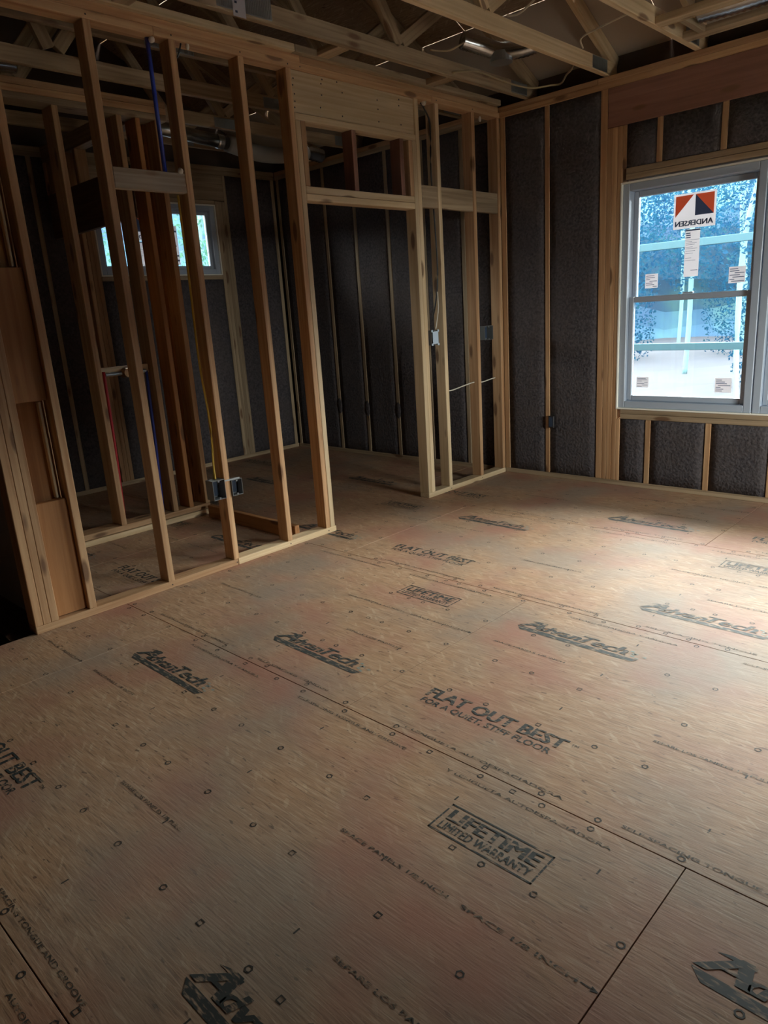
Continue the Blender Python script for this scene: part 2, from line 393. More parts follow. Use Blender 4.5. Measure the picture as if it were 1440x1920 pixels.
for row, yb, yt in rows:
    for pnl, j in row:
        pb = pnl.bound_box; px0 = min(v[0] for v in pb); px1 = max(v[0] for v in pb)
        py0 = min(v[1] for v in pb)
        bm = bmesh.new()
        for rel, n in COLS:
            x = j + rel
            for ry in (.022, .325, .617, .905, 1.197):
                if random.random() < .08: continue
                y = yb + ry
                if px0 + .01 < x < px1 - .01 and y > py0 and inroom(x, y) and not (-.11 < x < .012):
                    ring(bm, x + random.uniform(-.006, .006), y, .0125 if n == 4 else .0112, n)
        for rel in (.62, 1.235, 1.83, 2.28):
            for ry in (.165, .46, .76, 1.07):
                x, y = j + rel, yb + ry
                if px0 + .02 < x < px1 - .02 and y > py0 and inroom(x, y) and not (-.11 < x < .012) and random.random() < .8:
                    quad(bm, x - .0025, x + .0025, y - .010, y + .010)
        # running text along both long edges and two lines across the sheet
        for rel, wd, ry, s in ((.25, .62, .040, 'Y LENGUETA AUTOESPACIADORA'), (1.05, .58, .040, 'SELF-SPACING TONGUE AND GROOVE'), (1.85, .45, .040, 'SELF-SPACING TONGUE'),
                               (.25, .5, 1.160, 'AUTOESPACIADORA Y RANURA'), (1.0, .55, 1.160, 'SELF-SPACING TONGUE AND GROOVE'), (1.72, .55, 1.160, 'Y LENGUETA AUTOESPACIADORA'),
                               (1.66, .38, .765, 'SPACE PANELS 1/8 INCH'), (2.08, .31, .765, 'SPACE 1/8 INCH'), (.12, .34, .765, 'SPACE PANELS 1/8 INCH'), (.95, .36, .47, 'SEPARE LOS PANELES 1/8 PULG.'), (1.95, .34, .47, 'SEPARE LOS PANELES')):
            x, y = j + rel, yb + ry
            if px0 + .02 < x and x + wd < px1 - .02 and y > py0 and y < -.05 and y > -5.2 and inroom(x, y) and (x > .01 or x + wd < -.1):
                text_bold(bm, s, x, y - .006, wd, .0125, .0014, 2, mi=1)
                if s == 'SPACE 1/8 INCH':
                    quad(bm, x + wd + .006, x + wd + .035, y, y + .003)
                    quad(bm, 0, 0, 0, 0, pts=((x + wd + .03, y - .006), (x + wd + .048, y + .0015), (x + wd + .03, y + .009)))
        if len(bm.verts):
            o = meshobj('nail_guide_print', bm, [INK2, INK3], pnl)
        else: bm.free()
        # large prints
        for f, rel, ry, wd in ((logo_bm, .115, .922, .57), (life_bm, 1.838, .927, .335), (logo_bm, 1.735, .190, .57), (fob_bm, .172, .195, .61)):
            x, y = j + rel, yb + ry
            if yb > -1.1 and ry > .8: continue
            if yb < -4.8: continue
            if x < px0 + .005 or x + wd > px1 or not inroom(x, y) or y < py0:
                continue
            nm = {logo_bm: 'printed_wordmark', life_bm: 'printed_warranty_box', fob_bm: 'printed_slogan'}[f]
            if x < 0 and x + wd > -.1 and (x < -.1 or x + wd > .0) and False: continue
            o = meshobj(nm, f(x, y), [INK, TEAL], pnl)

# a few things lying on the floor: dark knots of mud / a screw-like speck
# ------------------------------------------------------------------ stair opening beyond the wall end
stair = empty('wall_stairwell', (0, 0, 0), kind='structure')
bm = bmesh.new(); addbox(bm, -3.0, -.10, -3.86, -3.80, 0.0, 2.80, .003); meshobj('wallboard', bm, M_BROWNB, stair)
bm = bmesh.new(); addbox(bm, -3.0, -.03, -3.845, -3.80, -.30, -.001); meshobj('rim_board', bm, wood('lvl', 'x'), stair)
bm = bmesh.new(); addbox(bm, -.03, .0, -7.0, -3.95, -.30, -.021); meshobj('rim_board', bm, wood('lvl', 'y'), stair)
bm = bmesh.new()
addbox(bm, -3.0, 0, -7.0, -3.80, -2.75, -2.7); addbox(bm, -3.1, -3.0, -7.1, -3.80, -2.7, 3.0); addbox(bm, -3.0, .0, -7.1, -7.0, -2.7, 3.0)
addbox(bm, -3.0, 0, -3.80, -3.75, -2.7, -.31); addbox(bm, 0, .05, -7.0, -3.80, -2.7, -.31)
meshobj('stairwell_shaft', bm, M_SHEATH, stair)
for k in range(11):
    board(stair, -1.2, -.05, -6.6 + k * .23, -6.6 + (k + 1) * .23 + .02, -2.5 + k * .2 - .04, -2.5 + k * .2, 'lvl', 'stair_tread')

# ------------------------------------------------------------------ wall_left: the open stud wall
T = .038; ZT = 2.732
wl = empty('wall_left', (0, 0, 0), kind='structure')
D = -.089
B = lambda y0, y1, z0, z1, k='pine', n='stud', x0=D, x1=0.0: board(wl, x0, x1, y0, y1, z0, z1, k, n)
B(-3.947, -2.775, 0, T, 'pine', 'bottom_plate'); B(-2.773, -1.984, 0, T, 'pale', 'bottom_plate'); B(-1.022, -.001, 0, T, 'pale', 'bottom_plate')
B(-4.6, -2.88, ZT, ZT + T, 'pine', 'top_plate'); B(-2.879, -.80, ZT, ZT + T, 'pine', 'top_plate'); B(-.799, .0, ZT, ZT + T, 'pine', 'top_plate')
B(-4.6, -1.96, ZT + T, ZT + 2 * T, 'pine', 'top_plate'); B(-1.959, -.02, ZT + T, ZT + 2 * T, 'pine', 'top_plate')
B(-4.6, -2.02, ZT + 2 * T, ZT + 3 * T, 'pale', 'nailer', -.10, .035); B(-2.018, -.03, ZT + 2 * T, ZT + 3 * T, 'aged_dimmed', 'nailer', -.10, .035)
for y in (-3.947, -3.909, -3.871): B(y, y + T - .0008, T, ZT, 'pine')
for y, k in ((-3.679, 'pine'), (-3.233, 'pine'), (-2.803, 'pine'), (-2.395, 'pine'), (-2.072, 'pine'), (-.983, 'pale'), (-.769, 'pale'), (-.357, 'pine'), (-.040, 'pine')):
    B(y, y + T, T, ZT, k)
B(-2.033, -1.995, T, 2.472, 'pale'); B(-1.0215, -.9845, T, 2.472, 'pale')
B(-2.033, -.984, 2.511, ZT - .001, 'pale', 'header_beam', -.075, -.010)
B(-2.033, -.984, 2.473, 2.510, 'pale', 'header_plate')
B(-1.994, -1.0225, 2.046, 2.084, 'pale', 'door_head_plate'); B(-1.994, -1.0225, 2.086, 2.125, 'pale', 'door_head_plate')
for y, k in ((-1.994, 'pine'), (-1.588, 'red'), (-1.150, 'red'), (-1.061, 'pine')):
    B(y, y + T, 2.126, 2.472, k, 'cripple_stud')
for a, c in ((-.944, -.770), (-.730, -.358), (-.318, -.041)): B(a, c, 2.062, 2.206, 'aged_dimmed', 'blocking', -.042, -.004)
B(-3.194, -2.804, 2.034, 2.128, 'grey', 'blocking', -.042, -.001)
# blocked corner post
for z0, z1 in ((.042, .616), (1.09, 1.68), (2.2, 2.728)): B(-3.832, -3.681, z0, z1, 'orange', 'blocking', -.068, -.030)
B(-3.832, -3.681, .04, 2.73, 'orange', 'backing_board', -.128, -.0895)
B(-3.716, -3.704, .62, 1.085, 'pale', 'backing_strip', -.088, -.055); B(-3.716, -3.704, 1.684, 2.19, 'pale', 'backing_strip', -.088, -.055)
NAILS = [(-2.014, 2.687), (-2.021, 2.652), (-2.014, 2.608), (-2.015, 2.57), (-2.02, 2.538), (-1.792, 2.715), (-1.803, 2.691), (-1.673, 2.72), (-1.804, 2.632), (-1.634, 2.669), (-1.821, 2.563), (-1.645, 2.54), (-1.33, 2.672), (-1.327, 2.62), (-1.326, 2.549), (-1.124, 2.704), (-1.127, 2.668), (-1.115, 2.557)]
for y, z in NAILS:
    bm = bmesh.new(); bmesh.ops.create_cone(bm, cap_ends=True, segments=8, radius1=.0048, radius2=.0048, depth=.0016, matrix=Matrix.Translation((-.0096, y, z)) @ Matrix.Rotation(math.pi / 2, 4, 'Y'))
    meshobj('nail_head', bm, M_BLACK, wl)
for x in (-.0004,):
    for y in (-3.214, -2.784, -2.376, -2.053, -1.964, -.75, -.34): # nails at the plates
        for z in (.019, 2.75):
            bm = bmesh.new(); bmesh.ops.create_cone(bm, cap_ends=True, segments=8, radius1=.004, radius2=.004, depth=.0016, matrix=Matrix.Translation((.0005, y, z)) @ Matrix.Rotation(math.pi / 2, 4, 'Y'))
            if not (-2.0 < y < -1.0 and z < 1): meshobj('nail_head', bm, M_BLACK, wl)
            else: bm.free()
# ladder blocks between the nailer and the first truss
for y in (-1.86, -.90, -3.1): board(wl, .037, .212, y, y + .089, ZT + 2 * T + .004, ZT + 3 * T + .003, 'aged_dimmed', 'ladder_block')

# low board closing the closet and the short inner walls
wi = empty('wall_inner', (0, 0, 0), kind='structure')
board(wi, -1.10, -.091, -2.262, -2.224, 0, .089, 'orange', 'threshold_board')
XC = -1.18
for z0, z1, k in ((0, .038, 'pale'), (.045, .083, 'pine')): board(wi, XC - .14, XC, -3.79, -2.185, z0, z1, k, 'bottom_plate')
for i, z in enumerate((2.69, 2.729, 2.768)): board(wi, XC - .14, XC, -3.79, -2.13, z, z + .0375, 'pine' if i else 'aged_dimmed', 'top_plate')
for y in (-3.79, -3.62, -3.30, -2.898, -2.493): board(wi, XC - .14, XC, y, y + T, .084, 2.689, 'pine')
board(wi, XC - .14, XC, -2.223, -2.185, .084, 2.689, 'pine')
board(wi, XC - .14, XC, -2.362, -2.328, .084, 2.689, 'orange')
board(wi, XC - .20, XC - .1415, -2.23, -2.186, .0, 2.689, 'orange')
# header over the opening in the cross wall and its framing
board(wi, -2.745, -1.385, -2.33, -2.29, 2.12, 2.45, 'lvl', 'header_beam')
board(wi, -2.745, -1.325, -2.33, -2.24, 2.69, 2.806, 'aged_dimmed', 'top_plate')
for x in (-2.745, -2.35, -2.2): board(wi, x, x + T, -2.33, -2.24, 2.451, 2.689, 'pine', 'cripple_stud')
bm = bmesh.new(); addbox(bm, -2.69, -2.36, -2.325, -2.30, 2.46, 2.68); meshobj('plywood_filler', bm, wood('pine', 'z'), wi)
board(wi, XC - .10, XC - .062, -2.859, -2.494, 1.085, 1.145, 'pale', 'blocking')

# ------------------------------------------------------------------ wall_back (the window wall) and wall_far
def insul(parent, axis, u0, u1, z0, z1, face, depth, sgn):
    """one insulated bay, lumpy face; axis: direction the wall runs"""
    nu = max(2, int((u1 - u0) / .06)); nz = max(2, int((z1 - z0) / .09)); bm = bmesh.new(); G = []
    for i in range(nu + 1):
        col_ = []
        for k in range(nz + 1):
            a = u0 + (u1 - u0) * i / nu; z = z0 + (z1 - z0) * k / nz
            e = 0 if i in (0, nu) or k in (0, nz) else 1
            d = .006 + sgn * 0 + e * (noise.noise(Vector((a * 9, z * 7, face * 3))) * .006 - .003)
            col_.append(bm.verts.new((a, face + sgn * d, z) if axis == 'x' else (face + sgn * d, a, z)))
        G.append(col_)
    for i in range(nu):
        for k in range(nz): bm.faces.new((G[i][k], G[i + 1][k], G[i + 1][k + 1], G[i][k + 1]))
    bmesh.ops.recalc_face_normals(bm, faces=bm.faces)
    me_faces = bm.faces[:]
    n = me_faces[0].normal
    want = Vector((0, -sgn, 0)) if axis == 'x' else Vector((-sgn, 0, 0))
    if n.dot(want) < 0: bmesh.ops.reverse_faces(bm, faces=me_faces)
    r = bmesh.ops.extrude_face_region(bm, geom=me_faces)
    bmesh.ops.translate(bm, vec=-want * depth, verts=[v for v in r['geom'] if isinstance(v, bmesh.types.BMVert)])
    bmesh.ops.recalc_face_normals(bm, faces=bm.faces)
    o = meshobj('insulation_bay', bm, M_INS, parent, True)
    return o
wb = empty('wall_back', (0, 0, 0), kind='structure')
W = lambda x0, x1, z0, z1, k='pine', n='stud', y0=.0, y1=.14: board(wb, x0, x1, y0, y1, z0, z1, k, n)
bm = bmesh.new()
for x0, x1, z0, z1 in ((-3.04, .985, -.1, 2.96), (2.85, 5.32, -.1, 2.96), (.985, 2.85, -.1, .58), (.985, 2.85, 2.13, 2.96)): addbox(bm, x0, x1, .141, .155, z0, z1)
meshobj('sheathing', bm, M_SHEATH, wb)
W(-2.745, -.09, 0, T, 'aged_dimmed', 'bottom_plate'); W(0.0, 2.44, 0, T, 'aged_dimmed', 'bottom_plate'); W(2.442, 5.05, 0, T, 'aged_dimmed', 'bottom_plate')
W(-2.745, -.02, ZT, ZT + T, 'aged_dimmed', 'top_plate'); W(-.018, 2.4, ZT, ZT + T, 'pine', 'top_plate'); W(2.402, 5.05, ZT, ZT + T, 'pine', 'top_plate')
W(-2.745, .8, ZT + T, ZT + 2 * T, 'pine', 'top_plate'); W(.802, 5.05, ZT + T, ZT + 2 * T, 'pine', 'top_plate')
W(-.089, -.046, T, ZT, 'pine'); W(.0, .045, T, ZT, 'pine')
studs_b = [-2.73, -2.05, -1.650, -1.235, -.82, -.40, .388, 3.26, 3.67, 4.07, 4.48, 4.9]
for x in studs_b: W(x, x + T, T, ZT, 'aged_dimmed' if x < 0 else 'pine')
W(.828, .877, T, ZT, 'pine')
for x in (.878, .916, .954): W(x, x + .0372, T, 2.486, 'pine')
W(.9915, 1.018, 2.22, 2.486, 'pine'); W(.9915, 1.018, T, .509, 'pine')
W(.9915, .9835 + .0001, T, .1, 'pine') if False else None
W(.878, 2.96, 2.488, ZT - .001, 'red', 'header_beam', -.001, .09)
for x in (2.82, 2.858, 2.896, 2.934): W(x, x + .0372, T, 2.486, 'pine')
W(2.972, 3.01, T, ZT, 'pine')
W(1.019, 2.819, 2.142, 2.178, 'aged_dimmed', 'head_plate'); W(1.019, 2.819, 2.180, 2.217, 'aged_dimmed', 'head_plate')
W(1.019, 2.819, .510, .546, 'aged_dimmed', 'sill_plate'); W(1.019, 2.819, .548, .582, 'aged_dimmed', 'sill_plate')
for x in (1.226, 1.632, 2.04, 2.45): W(x, x + T, 2.218, 2.487, 'pine', 'cripple_stud')
for x in (1.214, 1.638, 2.048, 2.46): W(x, x + T, T, .509, 'pine', 'cripple_stud')
def bays(cuts, z0, z1, lo, hi):
    for a, c in zip([lo] + [q + T for q in cuts], cuts + [hi]):
        if c - a > .05: insul(wb, 'x', a, c, z0, z1, 0.0, .12, 1)
bays([-2.05, -1.650, -1.235, -.82, -.40], T, ZT, -2.692, -.089)
bays([.388], T, ZT, .045, .828)
bays([1.214, 1.638, 2.048, 2.46], T, .509, 1.019, 2.819)
bays([1.226, 1.632, 2.04, 2.45], 2.218, 2.487, 1.019, 2.819)
bays([3.26, 3.67, 4.07, 4.48, 4.9], T, ZT, 3.011, 5.05)
for x, z in ((-2.05, .48), (-1.65, .47), (-1.235, .47)):      # insulation blown over the studs
    bm = bmesh.new(); bmesh.ops.create_icosphere(bm, subdivisions=2, radius=1, matrix=Matrix.Translation((x + .019, .002, z)) @ Matrix.Diagonal((.03, .008, .085, 1)))
    meshobj('insulation_smear', bm, M_INS, wb, True)

FX = -2.75
wf = empty('wall_far', (0, 0, 0), kind='structure')
FB = lambda y0, y1, z0, z1, k='aged_dimmed', n='stud': board(wf, FX - .14, FX, y0, y1, z0, z1, k, n)
FB(-3.79, -.001, 0, T, n='bottom_plate'); FB(-3.79, -.001, ZT, ZT + T, n='top_plate'); FB(-3.79, .0, ZT + T, ZT + 2 * T, n='top_plate')
for y in (-3.75, -3.25, -2.86, -2.45, -.05, -.40): FB(y, y + T, T, ZT)
for y in (-2.10, -2.061, -2.022): FB(y, y + .0375, T, 2.50, 'pine')
for y in (-.746, -.708, -.670): FB(y, y + .0375, T, 2.50, 'aged_dimmed')
FB(-2.24, -2.20, T, ZT, 'pine'); FB(-.632, -.60, T, ZT, 'aged_dimmed')
FB(-2.10, -.633, 2.505, ZT - .001, 'aged_dimmed', 'header_beam')
FB(-1.983, -.747, 2.467, 2.503, 'aged_dimmed', 'head_plate'); FB(-1.983, -.747, 1.79, 1.828, 'aged_dimmed', 'sill_plate')
for y in (-1.7, -1.30): FB(y, y + T, T, 1.789, 'aged_dimmed', 'cripple_stud')
bm = bmesh.new()
for y0, y1, z0, z1 in ((-3.9, -1.985, -.1, 3.0), (-.745, .14, -.1, 3.0), (-1.985, -.745, -.1, 1.82), (-1.985, -.745, 2.47, 3.0)): addbox(bm, FX - .155, FX - .141, y0, y1, z0, z1)
meshobj('sheathing', bm, M_SHEATH, wf)
def fbays(cuts, z0, z1, lo, hi):
    for a, c in zip([lo] + [q + T for q in cuts], cuts + [hi]):
        if c - a > .05: insul(wf, 'y', a, c, z0, z1, FX, .12, -1)
fbays([-3.25, -2.86, -2.45], T, ZT, -3.712, -2.24)
fbays([-.40], T, ZT, -.60, -.05)
fbays([-1.7, -1.30], T, 1.789, -1.983, -.747)

# ------------------------------------------------------------------ unseen right and rear walls (kept simple)
wr = empty('wall_right', (0, 0, 0), kind='structure')
bm = bmesh.new()
for y0, y1, z0, z1 in ((-7.1, -2.2, 0, 3.0), (-1.0, .14, 0, 3.0), (-2.2, -1.0, 0, .58), (-2.2, -1.0, 2.13, 3.0)): addbox(bm, 5.051, 5.2, y0, y1, z0, z1)
meshobj('insulated_panel', bm, M_INS, wr)
for k in range(18):
    y = -7.0 + k * .4064
    if -2.2 < y + T and y < -1.0: continue
    board(wr, 5.03, 5.0505, y, y + T, T, ZT, 'pine')
board(wr, 4.96, 5.05, -7.0, -.002, 0, T - .001, 'pine', 'bottom_plate')
wq = empty('wall_rear', (0, 0, 0), kind='structure')
bm = bmesh.new(); addbox(bm, 0.0, 5.05, -7.2, -7.05, 0, 2.81); meshobj('insulated_panel', bm, M_INS, wq)
for k in range(12): board(wq, .1 + k * .4064, .138 + k * .4064, -7.05, -7.03, T, ZT, 'pine')

# ------------------------------------------------------------------ windows
def window_unit(win, plane, u0, u1, z0, z1, front, sgn, hung=True):
    """vinyl window. plane 'xz' (faces -Y) or 'yz' (faces +X). front = inner face coordinate, sgn = direction to outside"""
    def bx(name, a0, a1, c0, c1, d0, d1, mat, bev=.002):
        bm = bmesh.new(); f0, f1 = front + sgn * d0, front + sgn * d1
        if plane == 'xz': addbox(bm, a0, a1, min(f0, f1), max(f0, f1), c0, c1, bev)
        else: addbox(bm, min(f0, f1), max(f0, f1), a0, a1, c0, c1, bev)
        return meshobj(name, bm, mat, win)
    t = .048
    for nm, a in (('window_frame', (u0, u0 + t, z0, z1)), ('window_frame', (u1 - t, u1, z0, z1)), ('window_frame', (u0 + t, u1 - t, z1 - t, z1)), ('window_frame', (u0 + t, u1 - t, z0, z0 + t))):
        bx(nm, *a, .012, .125, M_VINYL, .004)
    if hung:
        zm = z0 + (z1 - z0) * .497
        a0, a1 = u0 + t + .001, u1 - t - .001
        for (c0, c1, d0) in ((z0 + t + .001, zm + .022, .045), (zm - .018, z1 - t - .001, .085)):
            s = .034
            for q in ((a0, a0 + s, c0, c1), (a1 - s, a1, c0, c1), (a0 + s, a1 - s, c1 - s - .004, c1), (a0 + s, a1 - s, c0, c0 + s + .004)):
                bx('sash_rail', *q, d0, d0 + .032, M_VINYL, .004)
            bx('glass_pane', a0 + s, a1 - s, c0 + s, c1 - s, d0 + .013, d0 + .017, M_GLASS, 0)
        bx('sash_lock', (a0 + a1) / 2 - .035, (a0 + a1) / 2 + .035, zm + .0225, zm + .034, .046, .07, M_VINYL, .003)
    else:
        a0, a1 = u0 + t + .001, u1 - t - .001; c0, c1 = z0 + t + .001, z1 - t - .001; s = .030
        for q in ((a0, a0 + s, c0, c1), (a1 - s, a1, c0, c1), (a0 + s, a1 - s, c1 - s, c1), (a0 + s, a1 - s, c0, c0 + s)):
            bx('sash_rail', *q, .05, .09, M_VINYL, .004)
        bx('glass_pane', a0 + s, a1 - s, c0 + s, c1 - s, .064, .068, M_GLASS, 0)
    return bx
def liner(win, plane, u0, u1, z0, z1, front, sgn):      # pale foam and shim line round the unit
    e = .011
    for a0, a1, c0, c1 in ((u0 - e, u0 - .0005, z0 - e, z1 + e), (u1 + .0005, u1 + e, z0 - e, z1 + e), (u0, u1, z1 + .0005, z1 + e), (u0, u1, z0 - e, z0 - .0005)):
        bm = bmesh.new(); f0, f1 = front - sgn * .003, front + sgn * .10
        if plane == 'xz': addbox(bm, a0, a1, min(f0, f1), max(f0, f1), c0, c1, .001)
        else: addbox(bm, min(f0, f1), max(f0, f1), a0, a1, c0, c1, .001)
        meshobj('foam_seal', bm, M_FOAM, win)

def stickers(win, plane, pos, gz, sgn, X0=1.315, dz=0.0, which='all'):
    """paper labels on the inner face of the panes; read mirrored from inside. pos = X offset"""
    z = gz
    def P(x0, x1, z0, z1, mats, extra, nm='paper_label', y=None):
        yy = z if y is None else y
        bm = bmesh.new(); quad(bm, x0, x1, z0, z1, yy, 0, plane); 
        extra(bm, yy - sgn * .0006)
        return meshobj(nm, bm, mats, win)
    ox = pos
    def logo(bm, y):
        a, c = ox + .012, ox + .130; d, e = ox + .142, ox + .262; z0, z1 = 1.866 + dz, 1.996 + dz
        quad(bm, 0, 0, 0, 0, y, 1, plane, pts=((a, z0), (c, z1), (a, z1)))
        quad(bm, 0, 0, 0, 0, y, 1, plane, pts=((e, z0), (e, z1), (d, z1)))
        quad(bm, 0, 0, 0, 0, y, 2, plane, pts=((d, z0), (e, z0), (d, z1)))
        [text_bm(bm, 'ANDERSEN', ox + .012 + q, 1.806 + dz, .247, .034, z=y - sgn * q * .02, bold=.012, mi=2, mirror=True, plane=plane) for q in (0, .0015, .003)]
    P(ox, ox + .275, 1.790 + dz, 2.008 + dz, [M_PAPER, M_ORANGE, M_NAVY], logo)
    def longl(bm, y):
        x0, x1 = ox + .085, ox + .182
        quad(bm, x0, x1, 1.772 + dz, 1.781 + dz, y, 1, plane)
        for k, zz in enumerate((1.755, 1.742, 1.728, 1.705, 1.695, 1.685, 1.67, 1.66, 1.645, 1.63, 1.60, 1.585)):
            a = x0 + .006 if k % 3 else x0 + .004
            quad(bm, a, a + (.03 if k < 3 else .04 + .04 * ((k * 37) % 10) / 10), zz + dz, zz + (.0065 if k < 3 else .002) + dz, y, 1, plane)
        quad(bm, x0, x1, 1.715 + dz, 1.717 + dz, y, 1, plane)
        ringpts = [(x0 + .018 + .010 * math.cos(q), 1.701 + dz + .010 * math.sin(q)) for q in [i * math.pi / 4 for i in range(8)]]
        quad(bm, x0 + .045, x1 - .006, 1.520 + dz, 1.524 + dz, y, 1, plane)
    P(ox + .085, ox + .182, 1.482 + dz, 1.783 + dz, [M_PAPER, M_NAVY], longl)
    return P
def small_label(win, plane, x0, x1, z0, z1, y, sgn, seed):
    rr = random.Random(seed); bm = bmesh.new(); quad(bm, x0, x1, z0, z1, y, 0, plane)
    n = 7; h = (z1 - z0) / (n + 1)
    for k in range(n):
        zz = z0 + h * (k + .7); L = rr.uniform(.3, .9) * (x1 - x0 - .012)
        a = x0 + .006 if rr.random() < .6 else x1 - .006 - L
        quad(bm, a, a + L, zz, zz + h * .35, y - sgn * .0006, 1, plane)
    return meshobj('paper_label', bm, [M_PAPER, M_NAVY], win)

win1 = empty('window_1', (0, 0, 0), kind='structure'); win1['label'] = 'tall double hung window with paper labels, left unit of the pair'
UW = .929
window_unit(win1, 'xz', .995, .995 + .92, .592, 2.118, 0.0, 1)
liner(win1, 'xz', .995, 2.843, .592, 2.118, 0.0, 1)
stickers(win1, 'xz', 1.318, .0955, 1)
small_label(win1, 'xz', 1.136, 1.227, 1.425, 1.520, .0955, 1, 1); small_label(win1, 'xz', 1.697, 1.800, 1.42, 1.522, .0955, 1, 2)
small_label(win1, 'xz', 1.112, 1.203, .737, .812, .0555, 1, 3); small_label(win1, 'xz', 1.665, 1.772, .715, .812, .0555, 1, 4)
win2 = empty('window_2', (0, 0, 0), kind='structure'); win2['label'] = 'double hung window cut off at the right edge of the photograph'
window_unit(win2, 'xz', 1.923, 2.843, .592, 2.118, 0.0, 1)
small_label(win2, 'xz', 2.6, 2.70, .715, .812, .0555, 1, 5)
win3 = empty('window_3', (0, 0, 0), kind='structure'); win3['label'] = 'small high window behind the stud wall'
window_unit(win3, 'yz', -1.972, -.758, 1.840, 2.455, FX, -1, hung=False)
liner(win3, 'yz', -1.972, -.758, 1.840, 2.455, FX, -1)
stickers(win3, 'yz', -1.70, FX - .0625, -1, dz=.345)
small_label(win3, 'yz', -1.30, -1.16, 1.93, 2.27, FX - .0625, -1, 8)
win4 = empty('window_4', (0, 0, 0), kind='structure')
window_unit(win4, 'yz', -2.2, -1.0, .58, 2.13, 5.06, 1)

# ------------------------------------------------------------------ roof trusses
TZ = 2.812
LBL = {-3: 'roof truss over the far side of the back rooms', -2: 'roof truss over the middle of the closet ceiling', -1: 'roof truss over the inner closet wall, metal plates on its chord',
       0: 'roof truss just behind the top of the open stud wall', 1: 'weathered roof truss beside the top plate, white tag on its plate',
       2: 'pale roof truss ending above the left of the tall window', 3: 'roof truss with two blocks nailed off its right side', 4: 'roof truss at the top right past the foil duct'}
def slope_board(parent, name, x, y0, z0, y1, z1, h=.089, kind='pine'):
    L = math.hypot(y1 - y0, z1 - z0); bm = bmesh.new(); addbox(bm, 0, T, -L / 2, L / 2, -h / 2, h / 2, .0025)
    o = meshobj(name, bm, wood(kind, 'y'), parent)
    o.location = Vector((x, (y0 + y1) / 2, (z0 + z1) / 2)) - parent.location; o.rotation_euler = (math.atan2(z1 - z0, y1 - y0), 0, 0)
    return o
def plate(parent, x, y0, y1, z0, z1):
    bm = bmesh.new(); addbox(bm, x, x + .0015, y0, y1, z0, z1)
    n = int((y1 - y0) / .011)
    for k in range(n):
        yy = y0 + .005 + k * .011; addbox(bm, x + .0015, x + .0035, yy, yy + .004, z0 + .006, z1 - .006)
    return meshobj('connector_plate', bm, M_GALV, parent)
for i in range(-4, 9):
    x = .217 + i * .6115 if i != 1 else .840
    if i == 0: x = .217
    if i == 2: x = 1.440
    if i >= 3: x = 1.440 + (i - 2) * .61
    if x > 5: break
    idx = {0: 1, 1: 2, 2: 3}.get(i, i)
    kind = {0: 'aged_dimmed', 1: 'pale', 2: 'pale'}.get(i, 'aged_dimmed')
    t_ = empty('roof_truss', (0, 0, 0), label=None, cat='truss', group='roof trusses overhead')
    lab = {-4: 'roof truss over the far side of the back rooms', -3: 'roof truss over the back room ceiling, second from the far wall', -2: 'roof truss over the middle of the back room ceiling',
           -1: 'roof truss just behind the open stud wall, metal plate on its chord', 0: 'weathered roof truss running beside the stud wall top, metal plate and white tag',
           1: 'pale knotty roof truss ending above the left edge of the tall window', 2: 'roof truss with two blocks nailed off its right side'}.get(i)
    t_['label'] = lab or 'roof truss out of view to the right of the foil duct'
    slope = .47
    o = board(t_, x, x + T, -3.6, .12, TZ, TZ + .089, kind, 'bottom_chord'); board(t_, x, x + T, -7.1, -3.602, TZ, TZ + .089, kind, 'bottom_chord')
    slope_board(t_, 'top_chord', x, .13, 2.90, -3.6, 2.90 + slope * 3.73, kind=kind); slope_board(t_, 'top_chord', x, -3.6, 2.90 + slope * 3.73, -7.3, 2.90)
    for (ya, za, yb_, zb) in ((-1.38, 2.90, -2.1, 3.86), (-2.15, 3.85, -2.9, 2.92), (-1.36, 2.92, -.85, 3.26), (-2.95, 2.92, -3.6, 4.5), (-4.3, 2.92, -3.65, 4.5)):
        slope_board(t_, 'web', x, ya, za, yb_, zb, .075, kind)
    plate(t_, x + T, -1.47, -1.27, TZ + .006, TZ + .075) if i not in (0, 1) else None
    plate(t_, x + T, -.22, -.02, TZ + .01, TZ + .085)
    if i == 0: plate(t_, x + T, -2.68, -2.35, TZ + .012, TZ + .15)
    if i == -1: plate(t_, x + T, -2.72, -2.42, TZ + .0, TZ + .12)
    if i == 0:
        bm = bmesh.new(); addbox(bm, x + T + .004, x + T + .005, -2.59, -2.515, 2.80, 3.0)
        for k in range(5): addbox(bm, x + T + .005, x + T + .0056, -2.578, -2.564, 2.815 + k * .04, 2.825 + k * .04, mi=1)
        meshobj('paper_tag', bm, [M_PAPER, M_NAVY], t_)
    if i == 2:
        tb = t_
        board(t_, x + T + .001, 2.049, -.655, -.566, TZ, TZ + .037, 'pale', 'duct_block')
        board(t_, x + T + .001, 2.049, -.275, -.186, TZ, TZ + .037, 'aged_dimmed', 'duct_block')
        board(t_, 1.575, 1.612, -.565, -.276, TZ, TZ + .037, 'aged_dimmed', 'duct_block')

